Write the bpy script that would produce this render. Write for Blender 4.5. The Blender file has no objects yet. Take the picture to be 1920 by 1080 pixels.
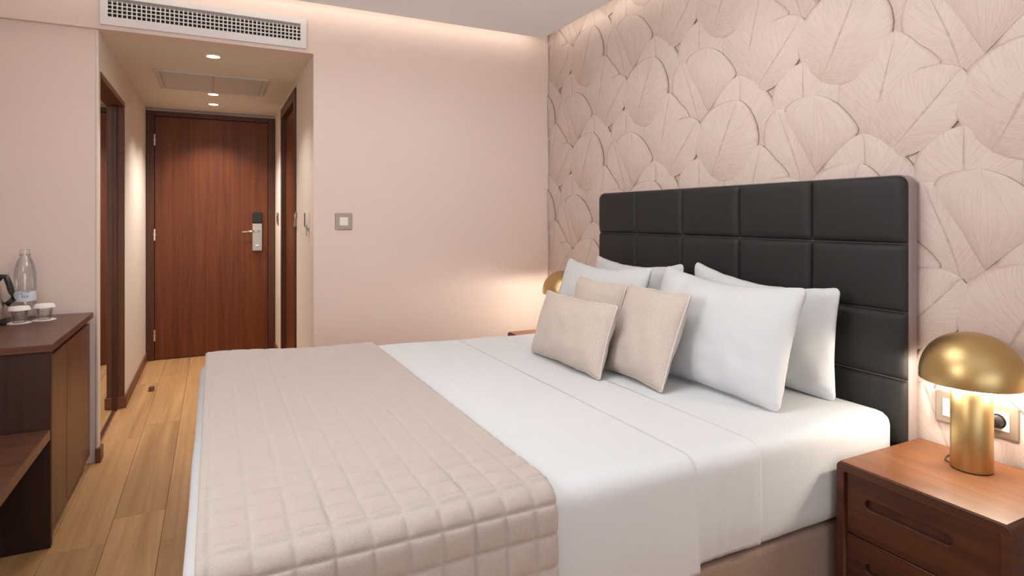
import bpy, bmesh, math, random
from mathutils import Vector, Matrix, noise
random.seed(7)
scene = bpy.context.scene
C = scene.collection
# ------------------------------------------------------------------ camera, light, exposure
H = 1.25
cam = bpy.data.cameras.new('camera'); camo = bpy.data.objects.new('camera', cam); C.objects.link(camo)
cam.sensor_width = 36; cam.sensor_fit = 'HORIZONTAL'; cam.lens = 36 * 1120 / 1920
cam.shift_y = -(540 - 408) / 1920; cam.clip_start = .02
camo.location = (0, 0, H); camo.rotation_euler = (math.pi / 2, 0, -math.atan(560 / 1120))
scene.camera = camo
w = bpy.data.worlds.new('sky'); scene.world = w; w.use_nodes = True
w.node_tree.nodes['Background'].inputs[0].default_value = (.75, .85, 1, 1)
w.node_tree.nodes['Background'].inputs[1].default_value = .6
vs = scene.view_settings
vs.view_transform = 'Standard'; vs.look = 'None'; vs.gamma = 1; vs.use_curve_mapping = False
vs.exposure = 0.0
def light(name, kind, loc, energy, col, rot=(0, 0, 0), **k):
    l = bpy.data.lights.new(name, kind); l.energy = energy; l.color = col
    for a, b in k.items(): setattr(l, a, b)
    o = bpy.data.objects.new(name, l); C.objects.link(o); o.location = loc; o.rotation_euler = rot
    return o
PI = math.pi
G = dict(key=.36, rear=.46, up=1.2, ceil=.36, cove=.52, lamp=1.15, hall=1.05)      # strength of each group of lights
# key and fill: unseen side window and balcony window, both added for their light
light('side_key_light', 'AREA', (-1.22, 1.2, 1.80), 60 * G['key'], (.93, .97, 1), (0, -PI / 2, 0), shape='RECTANGLE', size=.7, size_y=.6)
light('rear_fill_light', 'AREA', (.45, -1.55, 1.15), 100 * G['rear'], (.86, .94, 1), (PI / 2 + math.radians(62), 0, 0), shape='RECTANGLE', size=2.3, size_y=2.1)
# added fill light: invented round pendant disc above the bed, out of the picture, lit on both faces
PX, PY, PZ = .72, 1.72, 2.26
light('fill_light_up', 'AREA', (PX, PY, PZ + .03), 30 * G['up'], (.93, .97, 1), (PI, 0, 0), shape='DISK', size=.72)
light('fill_light_down', 'AREA', (PX, PY, PZ - .035), 20 * G['ceil'], (.97, .98, 1), (0, 0, 0), shape='DISK', size=.72)
# led strips of the ceiling cove
WARM = (1, .90, .80)
COVE = 4 * G['cove']
light('cove_light_right', 'AREA', (2.004, 1.0, 2.50), COVE * 1.5, WARM, (0, -PI / 2, 0), shape='RECTANGLE', size=.03, size_y=5.0)
light('cove_light_back', 'AREA', (.38, 3.534, 2.50), COVE, WARM, (PI / 2, 0, 0), shape='RECTANGLE', size=3.2, size_y=.03)

# ------------------------------------------------------------------ materials
def newmat(name):
    m = bpy.data.materials.new(name); m.use_nodes = True
    nt = m.node_tree; b = nt.nodes['Principled BSDF']
    return m, nt, b
def N(nt, t, **k):
    n = nt.nodes.new(t)
    for a, v in k.items():
        if a.startswith('i_'):
            key = a[2:]; key = int(key) if key.isdigit() else key.replace('_', ' ')
            n.inputs[key].default_value = v
        else: setattr(n, a, v)
    return n
def L(nt, a, b): nt.links.new(a, b)
def plain(name, col, rough=.6, metal=0, spec=.5, bump=0, bscale=200, var=0, coat=0):
    m, nt, b = newmat(name)
    b.inputs['Base Color'].default_value = (*col, 1); b.inputs['Roughness'].default_value = rough
    b.inputs['Metallic'].default_value = metal; b.inputs['Specular IOR Level'].default_value = spec
    b.inputs['Coat Weight'].default_value = coat
    tc = N(nt, 'ShaderNodeTexCoord')
    nz = N(nt, 'ShaderNodeTexNoise', i_Scale=bscale, i_Detail=3.0); L(nt, tc.outputs['Object'], nz.inputs['Vector'])
    if bump:
        bp = N(nt, 'ShaderNodeBump', i_Strength=bump, i_Distance=.002)
        L(nt, nz.outputs[0], bp.inputs['Height']); L(nt, bp.outputs[0], b.inputs['Normal'])
    if var:
        n2 = N(nt, 'ShaderNodeTexNoise', i_Scale=bscale * .3, i_Detail=2.0); L(nt, tc.outputs['Object'], n2.inputs['Vector'])
        mx = N(nt, 'ShaderNodeMix', data_type='RGBA'); mx.inputs[6].default_value = (*[c * (1 - var) for c in col], 1)
        mx.inputs[7].default_value = (*[min(1, c * (1 + var)) for c in col], 1)
        L(nt, n2.outputs[0], mx.inputs[0]); L(nt, mx.outputs[2], b.inputs['Base Color'])
    return m
def emit(name, col, s):
    m, nt, b = newmat(name)
    b.inputs['Base Color'].default_value = (*col, 1); b.inputs['Emission Color'].default_value = (*col, 1)
    b.inputs['Emission Strength'].default_value = s
    return m
def wood(name, c1, c2, axis='Z', scale=1.0, rough=.4, coord='Object', rand=0.0, spec=.4, coat=0):
    """grain runs along axis"""
    m, nt, b = newmat(name)
    tc = N(nt, 'ShaderNodeTexCoord'); mp = N(nt, 'ShaderNodeMapping')
    s = {'X': (1.2, 22, 22), 'Y': (22, 1.2, 22), 'Z': (22, 22, 1.2)}[axis]
    mp.inputs['Scale'].default_value = [q * scale for q in s]
    L(nt, tc.outputs[coord], mp.inputs['Vector'])
    oi = N(nt, 'ShaderNodeObjectInfo')
    add = N(nt, 'ShaderNodeVectorMath', operation='ADD'); mul = N(nt, 'ShaderNodeMath', operation='MULTIPLY'); mul.inputs[1].default_value = 40
    L(nt, oi.outputs['Random'], mul.inputs[0]); L(nt, mp.outputs[0], add.inputs[0]); L(nt, mul.outputs[0], add.inputs[1])
    n1 = N(nt, 'ShaderNodeTexNoise', i_Scale=1.0, i_Detail=6.0, i_Roughness=.65, i_Distortion=.6); L(nt, add.outputs[0], n1.inputs['Vector'])
    mp2 = N(nt, 'ShaderNodeVectorMath', operation='MULTIPLY')
    mp2.inputs[1].default_value = {'X': (.6, 5, 5), 'Y': (5, .6, 5), 'Z': (5, 5, .6)}[axis]
    L(nt, add.outputs[0], mp2.inputs[0])
    n2 = N(nt, 'ShaderNodeTexNoise', i_Scale=1.0, i_Detail=3.0); L(nt, mp2.outputs[0], n2.inputs['Vector'])
    mx0 = N(nt, 'ShaderNodeMath', operation='MULTIPLY_ADD'); mx0.inputs[1].default_value = .35; L(nt, n2.outputs[0], mx0.inputs[0]); L(nt, n1.outputs[0], mx0.inputs[2])
    rp = N(nt, 'ShaderNodeValToRGB')
    rp.color_ramp.elements[0].position = .40; rp.color_ramp.elements[0].color = (*c1, 1)
    rp.color_ramp.elements[1].position = .95; rp.color_ramp.elements[1].color = (*c2, 1)
    L(nt, mx0.outputs[0], rp.inputs[0])
    out = rp.outputs[0]
    if rand:
        hs = N(nt, 'ShaderNodeHueSaturation'); mr = N(nt, 'ShaderNodeMapRange'); mr.inputs[3].default_value = 1 - rand; mr.inputs[4].default_value = 1 + rand
        L(nt, oi.outputs['Random'], mr.inputs[0]); L(nt, mr.outputs[0], hs.inputs['Value']); L(nt, out, hs.inputs['Color']); out = hs.outputs[0]
    L(nt, out, b.inputs['Base Color'])
    b.inputs['Roughness'].default_value = rough; b.inputs['Specular IOR Level'].default_value = spec; b.inputs['Coat Weight'].default_value = coat
    bp = N(nt, 'ShaderNodeBump', i_Strength=.15, i_Distance=.002); L(nt, n1.outputs[0], bp.inputs['Height']); L(nt, bp.outputs[0], b.inputs['Normal'])
    return m
def fabric(name, c1, c2, scale=900, rough=.9, bump=.4, axis=None, sheen=.2):
    m, nt, b = newmat(name)
    tc = N(nt, 'ShaderNodeTexCoord'); mp = N(nt, 'ShaderNodeMapping'); L(nt, tc.outputs['Object'], mp.inputs['Vector'])
    if axis: mp.inputs['Scale'].default_value = axis
    n1 = N(nt, 'ShaderNodeTexNoise', i_Scale=scale, i_Detail=2.0); L(nt, mp.outputs[0], n1.inputs['Vector'])
    rp = N(nt, 'ShaderNodeValToRGB'); rp.color_ramp.elements[0].position = .35; rp.color_ramp.elements[1].position = .65
    rp.color_ramp.elements[0].color = (*c1, 1); rp.color_ramp.elements[1].color = (*c2, 1)
    L(nt, n1.outputs[0], rp.inputs[0]); L(nt, rp.outputs[0], b.inputs['Base Color'])
    b.inputs['Roughness'].default_value = rough; b.inputs['Specular IOR Level'].default_value = .15
    b.inputs['Sheen Weight'].default_value = sheen
    if bump:
        bp = N(nt, 'ShaderNodeBump', i_Strength=bump, i_Distance=.001); L(nt, n1.outputs[0], bp.inputs['Height']); L(nt, bp.outputs[0], b.inputs['Normal'])
    return m
def glass(name, col=(1, 1, 1), rough=0.0, alpha=.12):
    m, nt, b = newmat(name)
    out = nt.nodes['Material Output']
    tr = N(nt, 'ShaderNodeBsdfTransparent'); tr.inputs[0].default_value = (*col, 1)
    gl = N(nt, 'ShaderNodeBsdfGlossy', i_Roughness=.05); fr = N(nt, 'ShaderNodeFresnel', i_IOR=1.5)
    mul = N(nt, 'ShaderNodeMath', operation='MULTIPLY_ADD'); mul.inputs[1].default_value = .55; mul.inputs[2].default_value = alpha * .3
    mx = N(nt, 'ShaderNodeMixShader'); L(nt, fr.outputs[0], mul.inputs[0]); L(nt, mul.outputs[0], mx.inputs[0])
    L(nt, tr.outputs[0], mx.inputs[1]); L(nt, gl.outputs[0], mx.inputs[2]); L(nt, mx.outputs[0], out.inputs[0])
    return m
def leafmat(name, fan):
    m, nt, b = newmat(name)
    uv = N(nt, 'ShaderNodeUVMap'); sp = N(nt, 'ShaderNodeSeparateXYZ'); L(nt, uv.outputs[0], sp.inputs[0])
    oi = N(nt, 'ShaderNodeObjectInfo')
    aw = N(nt, 'ShaderNodeMath', operation='ABSOLUTE'); L(nt, sp.outputs[0], aw.inputs[0])
    rr = N(nt, 'ShaderNodeMath', operation='MULTIPLY'); rr.inputs[1].default_value = 30; L(nt, oi.outputs['Random'], rr.inputs[0])
    cb = N(nt, 'ShaderNodeCombineXYZ'); L(nt, rr.outputs[0], cb.inputs[2])
    def mad(a, k, c=None):
        n = N(nt, 'ShaderNodeMath', operation='MULTIPLY_ADD'); n.inputs[1].default_value = k; L(nt, a, n.inputs[0])
        if c is not None: L(nt, c, n.inputs[2])
        else: n.inputs[2].default_value = 0
        return n.outputs[0]
    if fan:
        L(nt, mad(sp.outputs[0], 46), cb.inputs[0]); L(nt, mad(sp.outputs[1], 2.2), cb.inputs[1])
    else:
        ch = mad(aw.outputs[0], -14, mad(sp.outputs[1], 85))
        L(nt, ch, cb.inputs[1]); L(nt, mad(sp.outputs[0], 2.4), cb.inputs[0])
    n1 = N(nt, 'ShaderNodeTexNoise', i_Scale=1.0, i_Detail=4.0, i_Roughness=.6, i_Distortion=.3); L(nt, cb.outputs[0], n1.inputs['Vector'])
    rp = N(nt, 'ShaderNodeValToRGB')
    e = rp.color_ramp.elements; e[0].position = .28; e[0].color = (.53, .415, .35, 1); e[1].position = .50; e[1].color = (.615, .498, .438, 1)
    e2 = e.new(.75); e2.color = (.65, .535, .475, 1)
    L(nt, n1.outputs[0], rp.inputs[0])
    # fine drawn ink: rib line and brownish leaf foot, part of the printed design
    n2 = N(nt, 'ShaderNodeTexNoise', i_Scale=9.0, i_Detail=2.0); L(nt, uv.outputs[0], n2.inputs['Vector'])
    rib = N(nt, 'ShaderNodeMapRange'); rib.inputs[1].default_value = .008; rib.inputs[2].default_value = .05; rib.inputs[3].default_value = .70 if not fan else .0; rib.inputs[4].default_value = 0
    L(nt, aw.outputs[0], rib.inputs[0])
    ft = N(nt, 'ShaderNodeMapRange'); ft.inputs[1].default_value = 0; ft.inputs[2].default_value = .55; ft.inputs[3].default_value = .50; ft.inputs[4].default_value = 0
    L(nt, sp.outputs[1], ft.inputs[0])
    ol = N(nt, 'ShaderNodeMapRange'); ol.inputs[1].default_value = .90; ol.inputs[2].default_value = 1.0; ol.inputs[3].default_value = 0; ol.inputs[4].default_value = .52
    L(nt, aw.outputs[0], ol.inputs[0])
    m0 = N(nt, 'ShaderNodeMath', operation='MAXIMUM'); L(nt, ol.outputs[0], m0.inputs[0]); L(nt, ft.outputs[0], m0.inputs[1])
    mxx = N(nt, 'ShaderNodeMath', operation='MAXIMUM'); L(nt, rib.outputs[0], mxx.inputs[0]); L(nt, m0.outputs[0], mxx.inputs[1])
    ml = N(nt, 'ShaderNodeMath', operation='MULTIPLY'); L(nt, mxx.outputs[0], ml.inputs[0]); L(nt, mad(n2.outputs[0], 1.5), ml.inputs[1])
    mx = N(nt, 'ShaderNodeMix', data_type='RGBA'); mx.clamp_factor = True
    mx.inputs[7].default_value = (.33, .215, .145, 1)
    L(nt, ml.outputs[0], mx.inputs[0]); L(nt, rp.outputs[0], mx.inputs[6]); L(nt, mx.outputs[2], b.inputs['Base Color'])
    b.inputs['Roughness'].default_value = .65; b.inputs['Specular IOR Level'].default_value = .2
    bp = N(nt, 'ShaderNodeBump', i_Strength=.35, i_Distance=.0015); L(nt, n1.outputs[0], bp.inputs['Height']); L(nt, bp.outputs[0], b.inputs['Normal'])
    return m
M = {}
M['wall'] = plain('wall_paint', (.79, .63, .55), .8, spec=.2, bump=.05, bscale=300)
M['hallwall'] = plain('hall_wall_paint', (.78, .68, .58), .8, spec=.2, bump=.05, bscale=300)
M['ceil'] = plain('ceiling_paint', (.92, .92, .92), .85, spec=.2)
M['cove'] = plain('cove_paint', (.85, .80, .75), .85, spec=.2)
M['white'] = plain('white_lacquer', (.80, .74, .70), .45)
M['dark'] = plain('dark_void', (.02, .014, .010), .8)
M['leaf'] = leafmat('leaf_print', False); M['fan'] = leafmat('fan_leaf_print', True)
M['paper'] = plain('wallpaper_ground', (.58, .46, .39), .7, spec=.2)
M['door'] = wood('door_walnut', (.070, .0150, .0025), (.188, .047, .0085), 'Z', .8, .42)
M['frame'] = wood('frame_walnut', (.05, .016, .008), (.115, .040, .018), 'Z', 1, .42)
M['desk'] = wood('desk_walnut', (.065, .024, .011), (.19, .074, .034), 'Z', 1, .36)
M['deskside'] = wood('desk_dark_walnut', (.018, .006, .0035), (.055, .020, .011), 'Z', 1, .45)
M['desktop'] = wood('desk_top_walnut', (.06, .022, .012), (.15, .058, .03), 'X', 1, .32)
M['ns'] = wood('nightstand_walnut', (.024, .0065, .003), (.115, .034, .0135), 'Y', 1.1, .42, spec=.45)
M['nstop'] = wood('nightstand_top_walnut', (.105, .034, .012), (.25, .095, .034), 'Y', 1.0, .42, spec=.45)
M['jamb'] = wood('jamb_lit_walnut', (.09, .034, .016), (.19, .075, .036), 'Z', 1, .42)  # walnut made lighter: the downlights' light on the lining is in the colour
M['base'] = wood('baseboard_wood', (.14, .05, .024), (.26, .105, .052), 'Y', 1, .45)
M['plank'] = wood('oak_plank', (.33, .160, .060), (.63, .370, .165), 'Y', .5, .42, rand=.09, spec=.35)
M['gap'] = plain('floor_joint', (.16, .085, .04), .8)
M['sheet'] = fabric('white_cotton', (.69, .695, .70), (.715, .72, .725), 700, .85, .12, sheen=.1)
M['pillow'] = fabric('white_pillow_cotton', (.645, .645, .645), (.67, .67, .67), 700, .85, .12, sheen=.1)
M['runner'] = fabric('quilted_taupe', (.465, .395, .347), (.53, .455, .402), 420, .9, .3, (1, 1, 1), .25)
M['cushion'] = fabric('linen_beige', (.52, .435, .372), (.65, .555, .48), 240, .95, .6, (.35, 1, 2.2), .2)
M['piping'] = fabric('piping_cord', (.66, .58, .50), (.74, .66, .58), 400, .9, .3)
M['leather'] = plain('charcoal_leatherette', (.019, .0175, .0165), .62, spec=.35, bump=.12, bscale=500)
M['backing'] = fabric('headboard_back_fabric', (.26, .20, .195), (.33, .26, .25), 500, .8, .2)
M['upholst'] = fabric('bed_base_fabric', (.30, .205, .16), (.40, .28, .22), 500, .9, .4)
M['gold'] = plain('brushed_gold', (.54, .375, .165), .38, metal=1, bump=.02, bscale=60)
M['shadein'] = plain('lamp_inside_white', (.9, .85, .75), .6)
M['bulb'] = emit('lamp_bulb', (1, .86, .66), 25 * G['lamp'])
M['led'] = emit('downlight_diffuser', (1, .88, .72), 6 * G['hall'])
M['ledc'] = emit('fill_lamp_diffuser', (1, .95, .9), 2 * G['ceil'])  # glow of the added pendant that serves as fill
M['steel'] = plain('satin_steel', (.56, .50, .43), .32, metal=1)
M['chrome'] = plain('chrome', (.75, .72, .68), .12, metal=1)
M['black'] = plain('black_plastic', (.012, .011, .011), .35)
M['plate'] = plain('bronze_plate', (.36, .28, .215), .35, metal=.5)
M['plateins'] = plain('white_insert', (.80, .74, .68), .4)
M['mirror'] = plain('mirror_silver', (.80, .78, .74), .015, metal=1)
M['panel'] = plain('access_panel_paint', (.60, .55, .50), .7)
M['glass'] = glass('clear_glass', (.97, .97, .97))
M['bottle'] = glass('clear_plastic', (.93, .94, .94), alpha=.25)
M['cap'] = plain('paper_cap', (.86, .80, .76), .8)
M['label'] = plain('bottle_label_white', (.72, .74, .80), .5)
M['blue'] = plain('bottle_label_blue', (.05, .14, .40), .5)

# ------------------------------------------------------------------ mesh helpers
def link(name, me, mat, parent=None, smooth=False):
    o = bpy.data.objects.new(name, me); C.objects.link(o)
    if mat is not None and not me.materials: me.materials.append(mat)
    if smooth:
        me.polygons.foreach_set('use_smooth', [True] * len(me.polygons))
    if parent: o.parent = parent
    return o
def obj(name, bm, mat, parent=None, smooth=False):
    me = bpy.data.meshes.new(name)
    bmesh.ops.recalc_face_normals(bm, faces=bm.faces[:])
    bm.to_mesh(me); bm.free()
    return link(name, me, mat, parent, smooth)
def pyobj(name, v, f, mat, parent=None, smooth=True, uv=None):
    me = bpy.data.meshes.new(name); me.from_pydata(v, [], f); me.update()
    if uv:
        l = me.uv_layers.new(name='UVMap')
        for lp in me.loops: l.data[lp.index].uv = uv[lp.vertex_index]
    return link(name, me, mat, parent, smooth)
def tag(o, label, cat, group=None, kind=None):
    o['label'] = label
    if cat: o['category'] = cat
    if group: o['group'] = group
    if kind: o['kind'] = kind
    return o
def struct(o, label, cat='wall'): return tag(o, label, cat, kind='structure')
def empty(name, loc, rz=0):
    o = bpy.data.objects.new(name, None); C.objects.link(o); o.location = loc; o.rotation_euler = (0, 0, rz); o.empty_display_size = .1
    return o
def abox(bm, x0, x1, y0, y1, z0, z1, bev=0, seg=2, edges=None):
    r = bmesh.ops.create_cube(bm, size=1)
    vs_ = r['verts']
    bmesh.ops.scale(bm, vec=(x1 - x0, y1 - y0, z1 - z0), verts=vs_)
    bmesh.ops.translate(bm, vec=((x0 + x1) / 2, (y0 + y1) / 2, (z0 + z1) / 2), verts=vs_)
    if bev:
        es = list({e for v in vs_ for e in v.link_edges})
        if edges: es = [e for e in es if edges(e)]
        bmesh.ops.bevel(bm, geom=es, offset=bev, segments=seg, affect='EDGES', profile=.5)
    return bm
def box(name, x0, x1, y0, y1, z0, z1, mat, parent=None, bev=0, seg=2, edges=None):
    return obj(name, abox(bmesh.new(), x0, x1, y0, y1, z0, z1, bev, seg, edges), mat, parent, False)
def boxes(name, lst, mat, parent=None, bev=0):
    bm = bmesh.new()
    for b in lst: abox(bm, *b, bev)
    return obj(name, bm, mat, parent)
def lathe(name, prof, mat, parent=None, n=48, loc=(0, 0, 0), sx=1, sy=1):
    v, f = [], []
    for (r, z) in prof:
        for k in range(n):
            a = 2 * PI * k / n; v.append((loc[0] + r * sx * math.cos(a), loc[1] + r * sy * math.sin(a), loc[2] + z))
    for i in range(len(prof) - 1):
        for k in range(n):
            k2 = (k + 1) % n; f.append((i * n + k, i * n + k2, (i + 1) * n + k2, (i + 1) * n + k))
    if prof[0][0] > 1e-4: f.append(tuple(range(n))[::-1])
    if prof[-1][0] > 1e-4: f.append(tuple((len(prof) - 1) * n + k for k in range(n)))
    o = pyobj(name, v, f, mat, parent)
    try: o.data.set_sharp_from_angle(angle=math.radians(40))
    except Exception: pass
    return o
def tube(name, pts, r, mat, parent=None, n=8, closed=False):
    v, f = [], []; P = [Vector(p) for p in pts]; m = len(P)
    for i, p in enumerate(P):
        a = P[(i - 1) % m] if (closed or i) else p; b_ = P[(i + 1) % m] if (closed or i < m - 1) else p
        t = (b_ - a).normalized(); s = t.cross(Vector((0, 0, 1)))
        if s.length < .05: s = t.cross(Vector((1, 0, 0)))
        s.normalize(); q = s.cross(t)
        for k in range(n):
            an = 2 * PI * k / n; v.append(p + r * (math.cos(an) * s + math.sin(an) * q))
    for i in range(m if closed else m - 1):
        j = (i + 1) % m
        for k in range(n):
            k2 = (k + 1) % n; f.append((i * n + k, i * n + k2, j * n + k2, j * n + k))
    if not closed: f.append(tuple(range(n))[::-1]); f.append(tuple((m - 1) * n + k for k in range(n)))
    return pyobj(name, v, f, mat, parent)
def roundbox(name, x0, x1, y0, y1, z0, z1, R, step, mat, parent=None, fn=None, skip=(), flat=()):
    """dense rounded box shell; skip: sides left open; flat: sides whose edges are not rounded; fn(p, n) gives an offset along the normal"""
    bm = bmesh.new(); vd = {}
    nx, ny, nz = [max(2, int(round((b - a) / s))) for a, b, s in ((x0, x1, step[0]), (y0, y1, step[1]), (z0, z1, step[2]))]
    lo = Vector((x0 if '-x' in flat else x0 + R, y0 if '-y' in flat else y0 + R, z0 if '-z' in flat else z0 + R))
    hi = Vector((x1 if '+x' in flat else x1 - R, y1 if '+y' in flat else y1 - R, z1 - R))
    def V(i, j, k):
        key = (i, j, k)
        if key not in vd:
            p = Vector((x0 + (x1 - x0) * i / nx, y0 + (y1 - y0) * j / ny, z0 + (z1 - z0) * k / nz))
            q = Vector([min(max(p[a], lo[a]), hi[a]) for a in range(3)]); d = p - q
            nrm = d.normalized() if d.length > 1e-6 else Vector((0, 0, 1))
            if d.length > 1e-6: p = q + nrm * R
            if fn:
                r = fn(p, nrm); p = p + (nrm * r if not isinstance(r, Vector) else r)
            vd[key] = bm.verts.new(p)
        return vd[key]
    def quad(*a):
        try: bm.faces.new([V(*q) for q in a])
        except ValueError: pass
    for i in range(nx):
        for j in range(ny):
            if '+z' not in skip: quad((i, j, nz), (i + 1, j, nz), (i + 1, j + 1, nz), (i, j + 1, nz))
            if '-z' not in skip: quad((i, j, 0), (i, j + 1, 0), (i + 1, j + 1, 0), (i + 1, j, 0))
    for i in range(nx):
        for k in range(nz):
            if '-y' not in skip: quad((i, 0, k), (i + 1, 0, k), (i + 1, 0, k + 1), (i, 0, k + 1))
            if '+y' not in skip: quad((i, ny, k), (i, ny, k + 1), (i + 1, ny, k + 1), (i + 1, ny, k))
    for j in range(ny):
        for k in range(nz):
            if '-x' not in skip: quad((0, j, k), (0, j, k + 1), (0, j + 1, k + 1), (0, j + 1, k))
            if '+x' not in skip: quad((nx, j, k), (nx, j + 1, k), (nx, j + 1, k + 1), (nx, j, k + 1))
    me = bpy.data.meshes.new(name); bm.to_mesh(me); bm.free()
    return link(name, me, mat, parent, True)
def shape2d(name, outer, holes, depth, mat, parent, M4, bev=0):
    """flat plate with holes: 2D outline in local xy, extruded in z, set in place by M4"""
    cu = bpy.data.curves.new(name, 'CURVE'); cu.dimensions = '2D'; cu.fill_mode = 'BOTH'; cu.extrude = depth / 2 - bev; cu.bevel_depth = bev; cu.bevel_resolution = 1
    for pl in [outer] + holes:
        s = cu.splines.new('POLY'); s.points.add(len(pl) - 1); s.use_cyclic_u = True
        for p, q in zip(s.points, pl): p.co = (q[0], q[1], 0, 1)
    t = bpy.data.objects.new('tmp', cu); C.objects.link(t)
    dg = bpy.context.evaluated_depsgraph_get(); me = bpy.data.meshes.new_from_object(t.evaluated_get(dg))
    bpy.data.objects.remove(t); bpy.data.curves.remove(cu)
    me.transform(M4); me.materials.clear(); me.name = name
    return link(name, me, mat, parent)
def pill(cx, cy, w_, h_, n=8):
    r = h_ / 2; p = []
    for k in range(n + 1): a = -PI / 2 + PI * k / n; p.append((cx + w_ / 2 - r + r * math.cos(a), cy + r * math.sin(a)))
    for k in range(n + 1): a = PI / 2 + PI * k / n; p.append((cx - w_ / 2 + r + r * math.cos(a), cy + r * math.sin(a)))
    return p
def rrect(x0, x1, y0, y1, r, n=5):
    p = []
    for cx, cy, a0 in ((x1 - r, y0 + r, -PI / 2), (x1 - r, y1 - r, 0), (x0 + r, y1 - r, PI / 2), (x0 + r, y0 + r, PI)):
        for k in range(n + 1): a = a0 + PI / 2 * k / n; p.append((cx + r * math.cos(a), cy + r * math.sin(a)))
    return p
def ss(a, b, x):
    t = min(1, max(0, (x - a) / (b - a))); return t * t * (3 - 2 * t)
def nz(x, y, z=0): return noise.noise(Vector((x, y, z)))
def copy_tree(o, parent=None):
    c = o.copy(); C.objects.link(c); c.parent = parent
    for ch in o.children: copy_tree(ch, c)
    return c

# ------------------------------------------------------------------ the setting
RX, WY, DY = 2.12, 3.65, 6.10      # headboard wall, back wall, entrance wall
LX, BY = -1.25, -1.6               # left and rear walls (behind the camera)
HX, HZ_, TOP = .525, 2.21, 2.62    # hall half width, hall ceiling, cove ceiling
CZ = 2.467                         # dropped ceiling
# floor
fl = struct(box('floor', LX - .1, RX + .1, BY - .1, DY + .1, -.06, -.004, M['gap']), 'oak plank floor running towards the entrance door', 'floor')
pw = .188; k = 0; x = -1.25 - .06
rnd = random.Random(3)
protos = {}
while x < RX:
    y = BY - rnd.uniform(0, 1.2) if x > -.9 else BY
    while y < DY:
        ln = 1.25; a, b_ = max(LX, x), min(RX, x + pw); c, d = max(BY, y), min(DY, y + ln)
        if b_ - a > .02 and d - c > .02 and not (x > .65 and y > WY):
            key = (round(b_ - a, 4), round(d - c, 4))
            if key not in protos:
                protos[key] = box('plank', 0, b_ - a - .0013, 0, d - c - .0013, -.02, 0, M['plank'], fl, .0012, 1); o = protos[key]
            else:
                o = protos[key].copy(); C.objects.link(o)
            o.location = (a, c, 0)
        y += ln
    x += pw
# right wall with leaf wallpaper
wr = struct(box('wall_right', RX, RX + .12, BY - .1, WY + .1, -.05, TOP, M['paper']), 'pale pink wall papered with large overlapping leaves')
def spline(pts, n):
    P = [Vector((*p, 0)) for p in pts]; P = [P[0] * 2 - P[1]] + P + [P[-1] * 2 - P[-2]]
    m = len(P) - 3; out = []
    for i in range(n + 1):
        t = i / n * m; q = min(int(t), m - 1); t -= q
        a, b, c, d = P[q:q + 4]
        out.append(.5 * (2 * b + (c - a) * t + (2 * a - 5 * b + 4 * c - d) * t * t + (3 * b - a - 3 * c + d) * t ** 3))
    return out
# leaf: rib base>tip, left outline, right outline, depth offset, fan veins?   (right, up) in metres from the cluster's fan foot
LEAF = [
 (((-.05, -.12), (-.10, .06), (-.18, .26)), ((-.16, -.06), (-.215, .02), (-.25, .12), (-.245, .20), (-.215, .245)), ((.03, -.04), (.05, .08), (.02, .18), (-.05, .24), (-.12, .262)), .0005, 0),
 (((.235, -.33), (.205, -.10), (.194, .116)), ((.10, -.20), (.02, -.06), (.035, .02), (.085, .078), (.14, .106)), ((.31, -.25), (.365, -.15), (.388, -.085), (.37, -.025), (.33, .03), (.285, .068), (.24, .098)), .0010, 0),
 (((-.03, .03), (-.055, .25), (-.055, .432)), ((-.12, .10), (-.195, .22), (-.21, .31), (-.185, .375), (-.13, .418)), ((.07, .10), (.12, .22), (.128, .29), (.11, .34), (.055, .388), (0, .42)), .0010, 0),
 (((-.365, -.27), (-.318, -.09), (-.262, .124)), ((-.42, -.21), (-.475, -.12), (-.482, -.03), (-.445, .045), (-.38, .095), (-.32, .118)), ((-.27, -.22), (-.16, -.11), (-.12, -.025), (-.15, .025), (-.19, .06), (-.225, .098)), .0028, 0),
 (((-.31, -.315), (-.18, -.18), (-.06, -.05)), ((-.36, -.25), (-.368, -.175), (-.345, -.105), (-.29, -.055), (-.23, -.028), (-.15, -.02), (-.10, -.028)), ((-.22, -.31), (-.12, -.26), (-.05, -.18), (-.03, -.10)), .0042, 0),
 (((0, -.02), (.005, .14), (-.005, .292)), ((-.07, .105), (-.142, .212), (-.142, .255), (-.115, .28), (-.06, .291)), ((.085, .06), (.163, .112), (.170, .145), (.125, .208), (.065, .262)), .0055, 1),
 (((.020, -.325), (.10, -.17), (.188, .008)), ((-.035, -.285), (-.075, -.21), (-.080, -.13), (-.04, -.055), (.035, -.006), (.12, .010)), ((.10, -.355), (.21, -.33), (.285, -.245), (.30, -.15), (.268, -.065), (.228, -.015)), .0075, 0),
]
TILT = .0075
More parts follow.
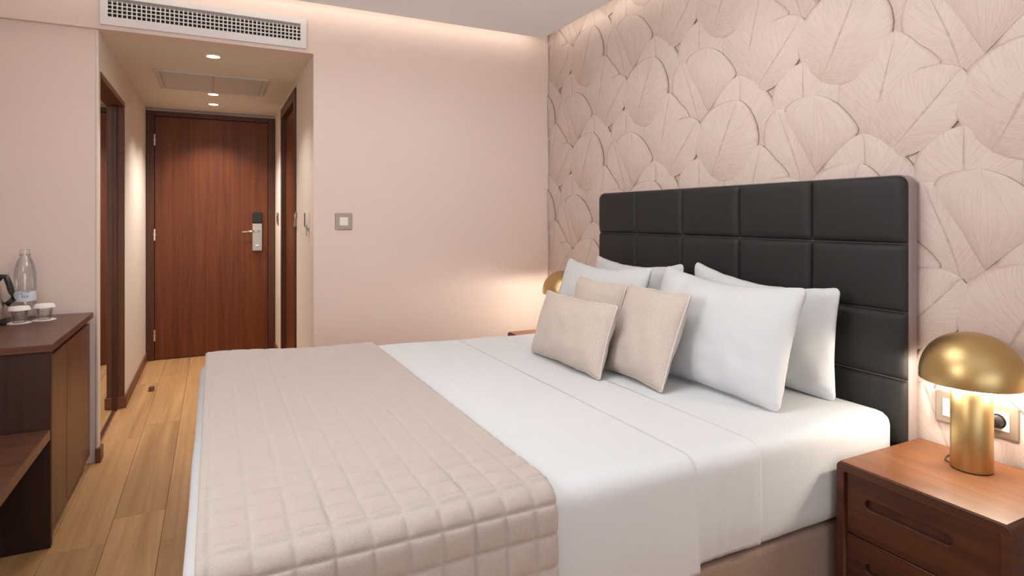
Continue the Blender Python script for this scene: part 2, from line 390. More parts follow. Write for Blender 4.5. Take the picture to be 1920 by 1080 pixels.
def leaf_mesh(rib, lf, rt, off, fan, ns=13):
    Rb = spline(rib, ns); Lf = spline((rib[0],) + lf + (rib[-1],), ns); Rt = spline((rib[0],) + rt + (rib[-1],), ns)
    v, f, uv = [], [], []
    cols = [-1, -.96, -.86, -.6, -.08, 0, .08, .6, .86, .96, 1]
    W = len(cols)
    for i in range(ns + 1):
        s = i / ns
        for w_ in cols:
            e = Lf[i] if w_ < 0 else Rt[i]
            p = Rb[i].lerp(e, abs(w_))
            a = abs(w_)
            d = off * 1.1 + TILT * s + .0040 * (1 - a ** 4) * min(1, .35 + s * 1.5) - (.0016 if a == 0 else 0)
            v.append((-d, -p.x, p.y)); uv.append((w_, s))
    for i in range(ns):
        for q in range(W - 1):
            a = i * W + q; f.append((a, a + 1, a + W + 1, a + W))
    # rim back to the wall
    rimL = [i * W for i in range(ns + 1)]; rimR = [i * W + W - 1 for i in range(ns + 1)]
    for rim in (rimL, rimR):
        base = len(v)
        for q in rim: v.append((.004, v[q][1], v[q][2])); uv.append(uv[q])
        for i in range(len(rim) - 1): f.append((rim[i], rim[i + 1], base + i + 1, base + i))
    return v, f, uv
PITCH, VREP = .5725, .664
base_meshes = []
for L_ in LEAF: base_meshes.append(leaf_mesh(*L_))
shared = {}
for col in range(-3, 5):
    for row in range(-3, 3):
        oy = 2.133 - PITCH * col; oz = 1.772 + VREP * row - (VREP / 2 if col % 2 else 0)
        for li, (v, f, uv) in enumerate(base_meshes):
            ys = [oy + p[1] for p in v]; zs = [oz + p[2] for p in v]
            if min(ys) > WY - .02 or max(ys) < -.15 or min(zs) > TOP - .03 or max(zs) < .12: continue
            if max(zs) < .95 and min(ys) > 1.22 and max(ys) < 2.9: continue
            if max(zs) < .45: continue
            clip = max(ys) > WY - .002 or max(zs) > TOP - .002
            if clip:
                vv = [(p[0], min(oy + p[1], WY - .002) - oy, min(oz + p[2], TOP - .002) - oz) for p in v]
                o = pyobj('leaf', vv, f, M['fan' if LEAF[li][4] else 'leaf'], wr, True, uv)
            elif li in shared:
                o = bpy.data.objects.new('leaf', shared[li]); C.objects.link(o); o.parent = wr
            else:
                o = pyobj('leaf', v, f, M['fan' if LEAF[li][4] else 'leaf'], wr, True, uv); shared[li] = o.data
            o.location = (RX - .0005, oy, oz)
# back wall with the lowered lintel above the hall
struct(boxes('wall_back', [(HX, RX + .1, WY, WY + .12, -.05, TOP), (LX - .1, HX, WY, WY + .12, HZ_, TOP)], M['wall']), 'plain warm beige wall beside the hall opening and above it')
struct(box('wall_back_left', LX - .1, -HX, WY + .03, WY + .075, -.05, HZ_, M['wall']), 'plain beige wall section above the minibar cabinet')
trimc = struct(box('trim_1', -HX - .012, -HX + .0005, WY + .024, WY + .08, -.0, HZ_, M['hallwall'], None, .003, 1), 'pale corner bead at the hall opening', 'trim')
# hall
struct(boxes('wall_hall_left', [(-HX - .12, -HX - .0515, WY + .076, DY, -.05, HZ_), (-HX - .0515, -HX, 4.69, DY, -.05, HZ_), (-HX - .0515, -HX, WY + .076, 4.69, 2.01, HZ_)], M['hallwall']), 'cream hall wall with the recessed mirror')
struct(boxes('wall_hall_right', [(HX, HX + .12, WY + .121, 4.45, -.05, HZ_), (HX, HX + .12, 5.42, DY, -.05, HZ_), (HX, HX + .12, 4.45, 5.42, 2.19, HZ_)], M['hallwall']), 'cream hall wall with the bathroom door')
struct(box('wall_entrance', -HX - .15, HX + .15, DY, DY + .1, -.05, TOP, M['hallwall']), 'end wall of the hall around the entrance door')
hc = struct(box('ceiling_hall', -HX - .12, HX + .12, WY + .121, DY, HZ_, HZ_ + .1, M['hallwall']), 'low cream hall ceiling with downlights', 'ceiling')
# ceilings
cl = struct(box('ceiling', LX - .05, RX - .12, BY - .05, WY - .12, CZ, CZ + .025, M['ceil']), 'grey suspended ceiling panel with a lit gap along the walls', 'ceiling')
struct(box('ceiling_cove', LX - .1, RX + .1, BY - .1, WY + .1, TOP, TOP + .06, M['cove']), 'upper ceiling above the light gap', 'ceiling')
# walls behind the camera
struct(boxes('wall_rear', [(LX - .1, -.75, BY - .1, BY, -.05, TOP), (1.65, RX + .1, BY - .1, BY, -.05, TOP), (-.75, 1.65, BY - .1, BY, 2.25, TOP)], M['wall']), 'plain beige wall behind the viewer')
w2 = struct(boxes('fill_light_window', [(-.75, -.69, BY - .09, BY - .06, 0, 2.25), (1.59, 1.65, BY - .09, BY - .06, 0, 2.25), (.42, .48, BY - .09, BY - .06, 0, 2.25), (-.69, .42, BY - .09, BY - .06, 2.19, 2.25), (.48, 1.59, BY - .09, BY - .06, 2.19, 2.25), (-.69, .42, BY - .09, BY - .06, 0, .06), (.48, 1.59, BY - .09, BY - .06, 0, .06)], M['white']), 'unseen white framed balcony window added behind the viewer for fill light', 'window')  # unseen balcony window, added to go with the rear fill
box('pane', -.69, .42, BY - .078, BY - .072, .06, 2.19, M['glass'], w2); box('pane', .48, 1.59, BY - .078, BY - .072, .06, 2.19, M['glass'], w2)
wy0, wy1, wz0, wz1 = .77, 1.63, 1.38, 2.22
struct(boxes('wall_left', [(LX - .1, LX, BY, wy0, -.05, TOP), (LX - .1, LX, wy1, WY, -.05, TOP), (LX - .1, LX, wy0, wy1, -.05, wz0), (LX - .1, LX, wy0, wy1, wz1, TOP)], M['wall']), 'plain beige wall with the added window')
win = struct(boxes('key_light_window', [(LX - .06, LX - .02, wy0, wy0 + .045, wz0, wz1), (LX - .06, LX - .02, wy1 - .045, wy1, wz0, wz1), (LX - .06, LX - .02, wy0, wy1, wz0, wz0 + .045), (LX - .06, LX - .02, wy0, wy1, wz1 - .045, wz1)], M['white']), 'unseen white framed window added in the left wall for key light', 'window')  # invented side window, added to go with the key light
box('pane', LX - .045, LX - .04, wy0 + .045, wy1 - .045, wz0 + .045, wz1 - .045, M['glass'], win)
# baseboards
def baseboard(name, b, label):
    return struct(box(name, *b, M['base'], None, .004, 1), label, 'baseboard')
baseboard('baseboard_hall_left', (-HX, -HX + .012, 4.692, DY - .001, 0, .075), 'brown wooden baseboard along the left hall wall')
baseboard('baseboard_hall_left_end', (-HX - .0490, -HX + .013, 4.645, 4.6745, 0, .0745), 'brown baseboard end beside the mirror recess')
baseboard('baseboard_left', (-HX - .012, -HX + .013, WY + .012, WY + .09, 0, .075), 'brown baseboard wrapping the corner by the minibar')
baseboard('baseboard_hall_right', (HX - .012, HX, 5.43, DY - .001, 0, .075), 'brown baseboard between the two hall doors')
baseboard('baseboard_hall_right_near', (HX - .012, HX, WY, 4.44, 0, .075), 'brown baseboard below the card switch')
baseboard('baseboard_back', (HX, RX - .01, WY - .013, WY, 0, .075), 'brown baseboard behind the bed')

# entrance door
d = struct(empty('door_1', (0, DY, 0)), 'dark walnut entrance door with electronic lock', 'door')
boxes('door_frame', [(-.521, -.462, -.045, 0, 0, 2.183), (.462, .521, -.045, 0, 0, 2.183), (-.462, .462, -.045, 0, 2.142, 2.183)], M['frame'], d, .003)
box('door_leaf', -.459, .459, -.030, 0, .006, 2.139, M['door'], d, .003)
for z in (.22, 1.10, 1.93):
    h = lathe('hinge', [(.0095, 0), (.0095, .10)], M['chrome'], d, 12, (-.4585, -.041, z - .05)); boxes('hinge_knuckle', [(-.470, -.447, -.048, -.034, z - .003, z + .003)], M['steel'], h)
lk = box('lock_plate', .325, .408, -.052, -.030, .94, 1.195, M['steel'], d, .004, 2)
boxes('lock_mark', [(.352, .381, -.0535, -.052, .99, .996)], M['chrome'], lk)
box('card_reader', .327, .406, -.056, -.030, 1.198, 1.30, M['black'], d, .006, 2)
tube('lever', [(.375, -.050, 1.125), (.375, -.095, 1.125), (.362, -.105, 1.125), (.235, -.105, 1.118)], .0095, M['chrome'], d, 10)
# bathroom door
d2 = struct(empty('door_2', (HX, 4.935, 0)), 'brown wooden bathroom door in the right hall wall', 'door')
fr = boxes('door_frame', [(-.014, .06, -.485, -.405, 0, 2.165), (-.014, .06, .405, .485, 0, 2.165), (-.014, .06, -.405, .405, 2.085, 2.165)], M['frame'], d2, .003)
box('door_leaf', .022, .058, -.402, .402, .006, 2.082, M['door'], d2, .003)
# hook plate seen on the near side of the bathroom door frame
ring = empty('ring_catch', (HX, 4.42, 1.235)); tag(ring, 'small bronze ring catch on the wall beside the bathroom door', 'ring')
box('mount', -.010, 0, -.012, .012, .030, .058, M['plate'], ring, .003)
tube('ring', [(-.014, .03 * math.sin(t * PI / 8), -.005 + .045 * math.cos(t * PI / 8)) for t in range(16)], .0045, M['plate'], ring, 6, True)
# mirror recess
t2 = struct(boxes('trim_2', [(-HX - .0505, -HX + .002, 4.650, 4.674, .075, 2.0), (-HX - .0505, -HX + .004, WY + .078, 4.674, 1.975, 2.008)], M['jamb'], None, .002), 'brown wooden lining around the mirror recess', 'trim')
mi = empty('wall_mirror', (-HX - .05, 4.2, 0)); tag(mi, 'tall hall mirror with dark wooden edge set into the left wall', 'mirror')
box('mirror_glass', -.0005, .003, 4.2 - 4.6 - .06, .385, .012, 1.97, M['mirror'], mi)
box('frame_stile', -.0005, .016, .385, .443, 0, 1.973, M['frame'], mi, .003)
box('bottom_rail', -.0005, .012, -.46, .385, 0, .012, M['frame'], mi, .002)

# air outlet grille above the hall
g = empty('air_grille', (0, WY, 0)); tag(g, 'long white ventilation grille on the lintel above the hall', 'vent')
gx0, gx1, gz0, gz1 = -.512, .482, 2.232, 2.40
ix0, ix1, iz0, iz1 = -.482, .452, 2.272, 2.372
shape2d('frame', rrect(gx0, gx1, gz0, gz1, .004), [[(ix0, iz0), (ix1, iz0), (ix1, iz1), (ix0, iz1)]], .016, M['white'], g, Matrix.Translation((0, -.010, 0)) @ Matrix.Rotation(PI / 2, 4, 'X'), .002)
box('duct', ix0, ix1, -.0035, -.0005, iz0, iz1, M['dark'], g)
box('flap', ix0, ix1, -.008, -.004, iz1 - .022, iz1, plain('grille_flap', (.30, .26, .24), .5), g)
nv = 44; proto = None
for k in range(1, nv):
    x = ix0 + (ix1 - ix0) * k / nv
    if proto is None: proto = box('slat', -.0028, .0028, -.016, -.006, iz0, iz1 - .018, M['white'], g); o = proto
    else: o = proto.copy(); C.objects.link(o)
    o.location = (x, 0, 0)
for k in range(1, 4):
    z = iz0 + .081 * k / 4; box('cross_slat', ix0, ix1, -.0165, -.0085, z - .0025, z + .0025, M['white'], g)
# downlights in the hall ceiling
for i, (y, lab) in enumerate(((3.97, 'nearest of three recessed hall downlights, before the access panel'), (5.19, 'middle recessed hall downlight, just behind the access panel'), (5.65, 'farthest recessed hall downlight, close to the entrance door'))):
    t = empty('downlight', (0, y, HZ_)); tag(t, lab, 'downlight', 'hall ceiling downlights')
    lathe('trim_ring', [(.034, -.001), (.036, -.005), (.046, -.005), (.048, 0)], M['white'], t, 32)
    lathe('diffuser', [(.0, -.003), (.036, -.003)], M['led'], t, 32)
    l = light('downlight_beam', 'SPOT', (0, y, HZ_ - .012), (60 if i else 36) * G['hall'], (1, .96, .91), spot_size=math.radians(115), spot_blend=.7, shadow_soft_size=.03)
# access panel
ap = empty('access_panel', (0, 4.775, HZ_)); tag(ap, 'grey ceiling access hatch with two leaves between the downlights', 'hatch')
boxes('frame', [(-.345, -.315, -.30, .30, -.012, 0), (.315, .345, -.30, .30, -.012, 0), (-.315, .315, -.30, -.275, -.012, 0), (-.315, .315, .275, .30, -.012, 0)], M['panel'], ap, .002)
box('hatch_leaf', -.313, -.002, -.273, .273, -.007, 0, M['panel'], ap, .002); box('hatch_leaf', .002, .313, -.273, .273, -.007, 0, M['panel'], ap, .002)
# switches
def wall_plate(name, label, cat, loc, rz, w_, h_, ins, mat=M['plate']):
    t = empty(name, loc, rz); tag(t, label, cat)
    shape2d('plate', rrect(-w_ / 2, w_ / 2, -h_ / 2, h_ / 2, .004), [], .010, mat, t, Matrix.Translation((0, -.005, 0)) @ Matrix.Rotation(PI / 2, 4, 'X'), .0025)
    for (x, z, a, b_, m) in ins: box('insert', x - a / 2, x + a / 2, -.0135, -.008, z - b_ / 2, z + b_ / 2, m, t, .0015, 1)
    return t
wall_plate('light_switch', 'square bronze light switch with white rocker on the beige wall', 'switch', (.697, WY, 1.227), 0, .094, .094, [(0, 0, .050, .050, M['plateins'])])
cs = wall_plate('card_switch', 'white key card holder on the right hall wall near the corner', 'card switch', (HX, 3.89, 1.235), -PI / 2, .15, .105, [(-.045, .0, .03, .085, M['black']), (.02, 0, .07, .09, M['plateins'])], M['plateins'])
box('card', .045, .07, -.018, -.013, -.098, -.03, plain('grey_card', (.35, .33, .30), .5), cs, .001, 1)
wall_plate('hall_switch', 'small dark switch between the entrance and bathroom doors', 'switch', (HX, 5.76, 1.242), -PI / 2, .10, .10, [(0, 0, .055, .055, M['black'])])
# door stop
ds = empty('door_stop', (-.40, 5.02, 0)); tag(ds, 'small brown wooden door stop on the hall floor', 'door stop')
box('block', -.016, .016, -.02, .02, 0, .032, M['base'], ds, .004, 2); box('rubber_pad', .0155, .019, -.014, .014, .008, .026, M['black'], ds, .001, 1)

# ------------------------------------------------------------------ furniture: left side
DX = -.548
cab = empty('minibar_cabinet', (DX, 2.80, 0)); tag(cab, 'dark walnut minibar cabinet with two doors against the beige wall', 'cabinet')
D0, D1 = 0, .815          # local y range
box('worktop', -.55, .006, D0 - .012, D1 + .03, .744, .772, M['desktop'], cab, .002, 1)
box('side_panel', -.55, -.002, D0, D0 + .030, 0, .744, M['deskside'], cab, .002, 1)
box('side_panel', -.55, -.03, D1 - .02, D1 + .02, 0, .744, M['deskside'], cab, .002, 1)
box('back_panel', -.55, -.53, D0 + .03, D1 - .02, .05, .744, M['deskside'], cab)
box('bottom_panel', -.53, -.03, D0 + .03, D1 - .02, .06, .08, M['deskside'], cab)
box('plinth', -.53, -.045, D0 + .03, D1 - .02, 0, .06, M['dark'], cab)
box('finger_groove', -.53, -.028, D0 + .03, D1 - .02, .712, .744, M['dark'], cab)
for a, b_ in ((D0 + .034, D0 + .285), (D0 + .290, D1 - .004)):
    box('door', -.026, -.004, a, b_, .062, .722, M['desk'], cab, .002, 1)
bench = empty('luggage_bench', (DX, 1.8, 0)); tag(bench, 'low walnut luggage bench joining the near side of the minibar', 'bench')
box('bench_top', -.55, -.002, -.9, .994, .412, .452, M['desktop'], bench, .003, 1)
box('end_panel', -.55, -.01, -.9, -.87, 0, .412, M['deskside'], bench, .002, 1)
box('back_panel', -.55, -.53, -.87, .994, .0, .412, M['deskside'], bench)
# bottle
bt = empty('water_bottle', (-.803, 3.585, .7725)); tag(bt, 'large clear plastic water bottle with blue printed label', 'bottle')
R = .043
lathe('bottle_body', [(0, 0.004), (.03, 0), (.040, .006), (R, .02), (R, .095), (R - .0015, .10), (R, .105), (R, .19), (R - .001, .215), (R - .005, .242), (.030, .270), (.020, .289), (.0185, .30)], M['bottle'], bt, 40)
lathe('neck_ring', [(.0185, .298), (.0225, .299), (.0225, .304), (.0185, .305)], M['bottle'], bt, 24)
cp = lathe('bottle_cap', [(.0198, .305), (.0198, .324), (.018, .326), (0, .326)], M['glass'], bt, 24)
lb = lathe('label_band', [(R + .0006, .082), (R + .0006, .128)], M['label'], bt, 40)
def on_cyl(name, pts, r, mat, par, dz=0):
    v = []; 
    for (a, z) in pts: v.append((r * math.sin(a), -r * math.cos(a), z + dz))
    return pyobj(name, v, [tuple(range(len(pts)))], mat, par, False)
on_cyl('label_wave', [(-.5, .080), (-.1, .081), (.25, .084), (.55, .088), (.62, .092), (.45, .091), (.2, .087), (-.1, .0845), (-.5, .083)], R + .0012, M['blue'], lb, .036)
for k, (a, w_) in enumerate(((-.05, .10), (.11, .09), (.26, .10), (.42, .09))):
    on_cyl('label_letter', [(a, .062), (a + .03, .062), (a + .06, .072), (a + w_, .062), (a + w_ + .02, .062), (a + .08, .077), (a + .04, .077)], R + .0012, M['blue'], lb, .036)
# two glasses with paper lids on coasters
for (x, y, lab, lab2) in ((-.786, 3.42, 'left drinking glass with white paper cap beside the kettle', 'left white paper coaster under the drinking glass nearer the kettle'), (-.705, 3.47, 'right drinking glass with white paper cap nearer the cabinet edge', 'right white paper coaster under the drinking glass nearer the cabinet edge')):
    cst = pyobj('paper_coaster', [((.046 if q % 2 == 0 else .042) * math.cos(q * PI / 12), (.046 if q % 2 == 0 else .042) * math.sin(q * PI / 12), z) for z in (0, .0025) for q in range(24)], [tuple(range(24))[::-1], tuple(range(24, 48))] + [(q, (q + 1) % 24, 24 + (q + 1) % 24, 24 + q) for q in range(24)], M['cap'], None, False)
    cst.location = (x, y, .7725); tag(cst, lab2, 'coaster', 'paper coasters')
    t = empty('drinking_glass', (x, y, .7752)); tag(t, lab, 'glass', 'capped drinking glasses')
    lathe('glass_body', [(0, .0), (.025, .0), (.0265, .004), (.034, .068), (.032, .068), (.0245, .010), (0, .008)], M['glass'], t, 32)
    v = []; n = 36
    for (r, z, amp) in ((0, .0725, 0), (.034, .0722, 0), (.0375, .069, .0006), (.0405, .056, .0022)):
        for q in range(n):
            rr = r + amp * math.cos(q * 2 * PI / n * 18); v.append((rr * math.cos(q * 2 * PI / n), rr * math.sin(q * 2 * PI / n), z))
    pyobj('paper_cap', v, [(i * n + q, i * n + (q + 1) % n, (i + 1) * n + (q + 1) % n, (i + 1) * n + q) for i in range(3) for q in range(n)], M['cap'], t)
# kettle
kt = empty('kettle', (-.912, 3.43, .7725)); tag(kt, 'steel electric kettle with black handle and base at the picture edge', 'kettle')
lathe('power_base', [(0, 0), (.082, 0), (.085, .006), (.080, .022), (0, .022)], M['black'], kt, 40)
lathe('body', [(.0, .024), (.074, .024), (.076, .035), (.070, .10), (.058, .165), (.050, .185), (0, .188)], M['steel'], kt, 40)
lathe('lid', [(.047, .186), (.043, .196), (.012, .202), (.010, .215), (0, .217)], M['black'], kt, 32)
tube('handle', [(.040, 0, .190), (.058, 0, .212), (.076, 0, .212), (.086, 0, .180), (.096, 0, .14), (.100, 0, .105), (.078, 0, .085)], .0125, M['black'], kt, 10)
pyobj('spout', [(-.052, -.02, .15), (-.052, .02, .15), (-.085, 0, .175), (-.047, -.022, .183), (-.047, .022, .183), (-.086, 0, .183)], [(0, 1, 2), (0, 2, 5, 3), (1, 4, 5, 2), (3, 5, 4), (0, 3, 4, 1)], M['steel'], kt, False)

# ------------------------------------------------------------------ bed
BY0, BY1, BZ = 1.195, 2.955, .615
bb = empty('bed', (.98, 2.075, 0)); tag(bb, 'beige upholstered low bed box under the mattress', 'bed')
box('upholstered_box', -.97, 1.045, -.865, .865, .05, .300, M['upholst'], bb, .015, 3)
for sx in (-.9, .95):
    for sy in (-.8, .8): lathe('foot', [(.028, 0), (.034, .051)], M['black'], bb, 16, (sx, sy, 0))
def bn(p): return .0016 * nz(p.x * 3.5, p.y * 3.5, 1) + .0008 * nz(p.x * 9, p.y * 9, 2)
def mat_fn(p, n):
    r = bn(p)
    if n.z < .7 and p.y < 1.5: r += .002 * nz(p.x * 18, p.z * 3)
    return r
mt = roundbox('mattress', .0, 2.021, BY0 + .004, BY1 - .01, .305, BZ - .006, .045, (.025, .025, .02), M['sheet'], None, mat_fn)
tag(mt, 'thick mattress in a white fitted sheet', 'mattress')
def sheet_fn(p, n):
    r = bn(p)
    if n.z < .8:
        k = ss(.6, .33, p.z) if n.y < 0 else .5
        r += .010 * k * nz(p.x * 9, p.z * .9, 5) + .005 * ss(.6, .5, p.z) * nz(p.x * 30, p.z * 2.0, 8)
        r -= .010 * ss(.40, .31, p.z)
    return r
fs = roundbox('flat_sheet', .5, 1.385, BY0 - .003, BY1 + .004, .325, BZ - .0035, .05, (.012, .02, .012), M['sheet'], None, sheet_fn, skip=('-z', '-x', '+x'), flat=('-x', '+x', '-z'))
tag(fs, 'white flat sheet hanging creased over the near bed side', 'sheet')
def duvet_fn(p, n):
    r = bn(p)
    if n.z < .8:
        k = ss(.58, .32, p.z)
        r += .007 * k * nz(p.x * 5, p.z * .8, 11) + .006 * k
    r -= .0078 * ss(.85, 1.145, p.x)
    # slight fall of the head edge along its length
    return r
dv = roundbox('duvet', -.052, 1.145, BY0 - .010, BY1 + .012, .312, BZ + .006, .055, (.014, .018, .012), M['sheet'], None, duvet_fn, skip=('-z', '+x'), flat=('+x', '-z'))
tag(dv, 'smooth white duvet cover spread over the lower bed', 'duvet')
# quilted runner: square stitched pockets
QX0, QX1 = -.030, .702
qs = .0725
def groove(t):
    d_ = abs((t / qs + .5) % 1 - .5) * qs
    return math.exp(-d_ / .0042)
def runner_fn(p, n):
    s = p.y if n.z > .9 else None
    ln = p.y - (BZ - p.z) if n.y < -.05 else (p.y + (BZ - p.z) if n.y > .05 else p.y)      # arc length across the bed
    gx, gy = groove(p.x - QX0 - .022), groove(ln - 1.23)
    pb = abs(math.sin(PI * (p.x - QX0 - .022) / qs)) * abs(math.sin(PI * (ln - 1.23) / qs))
    kt_ = .20 + .80 * ss(1.0, .75, n.z)
    if n.z > .95: kt_ = .20 + .8 * ss(1.62, 1.27, p.y)
    r = .0048 * kt_ * pb ** .5 - .0052 * max(gx * max(kt_, .40), gy * (kt_ - .06)) + .002 * nz(p.x * 6, p.y * 6, 4)
    e = min(p.x - QX0, QX1 - p.x)
    r -= .005 * ss(.012, 0, e)
    if n.y < -.3: r += .012 * ss(.58, .3, p.z) + .004 * nz(p.x * 6, p.z * 3, 9)
    off = n * r
    off = off + Vector((0, 0, .022 * ss(1.9, 2.9, p.y) * ss(.5, .0, p.x) * (1 if p.z > .5 else .3)))
    return off
rn = roundbox('bed_runner', QX0, QX1, BY0 - .026, BY1 + .028, .22, BZ + .026, .065, (.0046, .0048, .0050), M['runner'], None, runner_fn, skip=('-z', '-x', '+x'), flat=('-x', '+x', '-z'))
tag(rn, 'quilted beige bed runner draped across the foot of the bed', 'bed runner')
so = rn.modifiers.new('solid', 'SOLIDIFY'); so.thickness = .008; so.offset = -1
for o_, t_ in ((dv, .0025), (fs, .0015)):
    so = o_.modifiers.new('solid', 'SOLIDIFY'); so.thickness = t_; so.offset = -1
# headboard
HBX = 2.0335
hb = empty('headboard', (HBX, 2.055, 0)); tag(hb, 'tall charcoal leatherette headboard of padded squares behind the bed', 'headboard')
hy0, hy1 = -.878, .878
shape2d('backing', rrect(hy0 + .004, hy1 - .004, .06, 1.388, .035), [], .046, M['backing'], hb, Matrix.Translation((.0425, 0, 0)) @ Matrix(((0, 0, 1, 0), (1, 0, 0, 0), (0, 1, 0, 0), (0, 0, 0, 1))), .006)
pwid = (hy1 - hy0) / 5; rows = [.30, .485, .7095, .9345, 1.1625, 1.392]
def padded(y0, y1, z0, z1, cor):
    n = 18; v, f = [], []
    W_, Hh = (y1 - y0) / 2, (z1 - z0) / 2
    for i in range(n + 1):
        for j in range(n + 1):
            def wv(t): return math.copysign(1 - (1 - abs(t)) ** 1.9, t)
            p, q = wv(-1 + 2 * i / n), wv(-1 + 2 * j / n)
            yy, zz = p * W_, q * Hh
            ey, ez = W_ - abs(yy), Hh - abs(zz)
            d_ = .0175 * (1 - math.exp(-ey / .0065)) * (1 - math.exp(-ez / .0065)) + .007 * (1 - p * p) * (1 - q * q)
            if cor:                                  # outer rounded corner
                c = Vector((cor[0] * (W_ - .035), cor[1] * (Hh - .035))); w_ = Vector((yy, zz)) - c
                if w_.x * cor[0] > 0 and w_.y * cor[1] > 0:
                    m_ = max(abs(w_.x), abs(w_.y)); l_ = w_.length
                    if l_ > 1e-6: w_ = w_ * (m_ / l_); yy, zz = c.x + w_.x, c.y + w_.y
            v.append((-d_, yy, zz))
    for i in range(n):
        for j in range(n): a = i * (n + 1) + j; f.append((a, a + 1, a + n + 2, a + n + 1))
    return v, f
cache = {}
for r in range(5):
    for c in range(5):
        y0 = hy0 + pwid * c; z0, z1 = rows[r], rows[r + 1]
        cor = (-1 if c == 0 else 1, 1) if (r == 4 and c in (0, 4)) else None
        key = (round(z1 - z0, 4), cor)
        if key in cache: o = bpy.data.objects.new('padded_square', cache[key]); C.objects.link(o); o.parent = hb
        else:
            v, f = padded(-pwid / 2 + .001, pwid / 2 - .001, -(z1 - z0) / 2 + .001, (z1 - z0) / 2 - .001, cor)
            o = pyobj('padded_square', v, f, M['leather'], hb); cache[key] = o.data
        o.location = (.0175, y0 + pwid / 2, (z0 + z1) / 2)
# pillows
def cushion(name, label, cat, group, W_, Hh, T, corner, axis_w, lean, mat, pinch=.07, seed=0, piping=None, n=40, sag=0.0, roll=0.0, rc=.012, parent_part='pillow_body'):
    """corner: lower left (seen from the foot) contact point; axis_w: angle of the width direction about z (0 = along -Y); lean: degrees back from upright"""
    t = empty(name, corner); tag(t, label, cat, group)
    ca, sa = math.cos(axis_w), math.sin(axis_w)
    u = Vector((sa, -ca, 0)); back = Vector((ca, sa, 0))      # towards the headboard
    le = math.radians(lean); vv = Vector((0, 0, 1)) * math.cos(le) + back * math.sin(le); nn = u.cross(vv).normalized()
    if nn.dot(back) > 0: nn = -nn                              # nn faces the foot of the bed
    def outl(p, q):
        X_, Y_ = p * W_ / 2, q * Hh / 2                      # rounded corners first
        cx, cy = W_ / 2 - rc, Hh / 2 - rc
        if abs(X_) > cx and abs(Y_) > cy:
            dx, dy = abs(X_) - cx, abs(Y_) - cy; m_ = max(dx, dy); l_ = math.hypot(dx, dy)
            if l_ > 1e-7: X_ = math.copysign(cx + dx * m_ / l_, X_); Y_ = math.copysign(cy + dy * m_ / l_, Y_)
        p, q = X_ / (W_ / 2), Y_ / (Hh / 2)
        x = p * (1 - pinch * (1 - q * q) * abs(p) ** 1.5); y = q * (1 - pinch * 1.15 * (1 - p * p) * abs(q) ** 1.5)
        y -= sag * (1 - p * p) * max(0, q) ** 2
        return x * W_ / 2, (y + 1) * Hh / 2 - roll * p * max(0, .5 + .5 * q)
    verts, faces = [], []
    idx = {}
    for side in (1, -1):
        for i in range(n + 1):
            for j in range(n + 1):
                p, q = -1 + 2 * i / n, -1 + 2 * j / n
                p, q = math.sin(p * PI / 2), math.sin(q * PI / 2)
                edge = i in (0, n) or j in (0, n)
                if edge and side == -1: idx[(side, i, j)] = idx[(1, i, j)]; continue
                x, y = outl(p, q)
                th = T / 2 * ((1 - abs(p) ** 3.5) * (1 - abs(q) ** 3.5)) ** .52 * (.82 + .18 * (1 - p * p) * (1 - q * q))
                wr_ = (.010 * nz(x * 6 + seed, y * 6, side) + .0065 * nz(x * 15 + seed, y * 17, side * 2)) * (min(1, (1 - p * p) * 5) * min(1, (1 - q * q) * 5)) ** .5
                # creases running in from the corners
                cr = .005 * nz((p * q) * 9 + seed, (abs(p) - abs(q)) * 8, side * 3) * (abs(p * q) ** 1.2) * min(1, th / (T * .12 + 1e-6))
                wob = .004 * nz(x * 14 + seed, y * 14, 7)
                P_ = u * x + vv * (y + wob) + nn * (side * th + wr_ + cr) - nn * (.02 * abs(p) ** 3 * 0)
                idx[(side, i, j)] = len(verts); verts.append(P_)
    for side in (1, -1):
        for i in range(n):
            for j in range(n):
                a = (idx[(side, i, j)], idx[(side, i + 1, j)], idx[(side, i + 1, j + 1)], idx[(side, i, j + 1)])
                faces.append(a if side == 1 else a[::-1])
    zmin = min(v.z for v in verts)
    for v in verts: v.z -= zmin
    body = pyobj(parent_part, verts, faces, mat, t)
    if piping:
        ring = [(i, 0) for i in range(n)] + [(n, j) for j in range(n)] + [(n - i, n) for i in range(n)] + [(0, n - j) for j in range(n)]
        tube('piping', [verts[idx[(1, i, j)]] + nn * .002 for i, j in ring], .0032, piping, body, 6, True)
    return t
zb = BZ + .001
WP = 'white pillows against the headboard'
cushion('pillow', 'white pillow upright against the headboard on the far bed side', 'pillow', WP, .71, .43, .12, (1.925, 2.475, zb - .006), 0, 4, M['pillow'], .05, 1, sag=.13, roll=.0, rc=.03)
cushion('pillow', 'white pillow upright against the headboard nearest the gold lamp', 'pillow', WP, .71, .425, .12, (1.925, 1.70, zb - .006), 0, 4, M['pillow'], .05, 2, sag=.16, roll=.024, rc=.03)
cushion('pillow', 'white pillow on the far bed side leaning behind the small cushions', 'pillow', WP, .71, .44, .15, (1.640, 2.475, zb - .006), 0, 17, M['pillow'], .05, 3, sag=.12, rc=.03)
cushion('pillow', 'large white pillow leaning in front of the pillow nearest the gold lamp', 'pillow', WP, .715, .445, .16, (1.650, 1.708, zb - .006), 0, 19, M['pillow'], .05, 4, sag=.12, roll=.014, rc=.03)
CG = 'beige linen cushions on the bed'
cushion('cushion', 'beige square linen cushion at the back, half hidden by the front cushion', 'cushion', CG, .38, .365, .11, (1.490, 2.265, zb), 0, 17, M['cushion'], .06, 5, M['piping'])
cushion('cushion', 'beige square linen cushion standing against the large white pillow', 'cushion', CG, .385, .375, .13, (1.465, 1.885, zb), math.radians(-3), 21, M['cushion'], .055, 6, M['piping'])
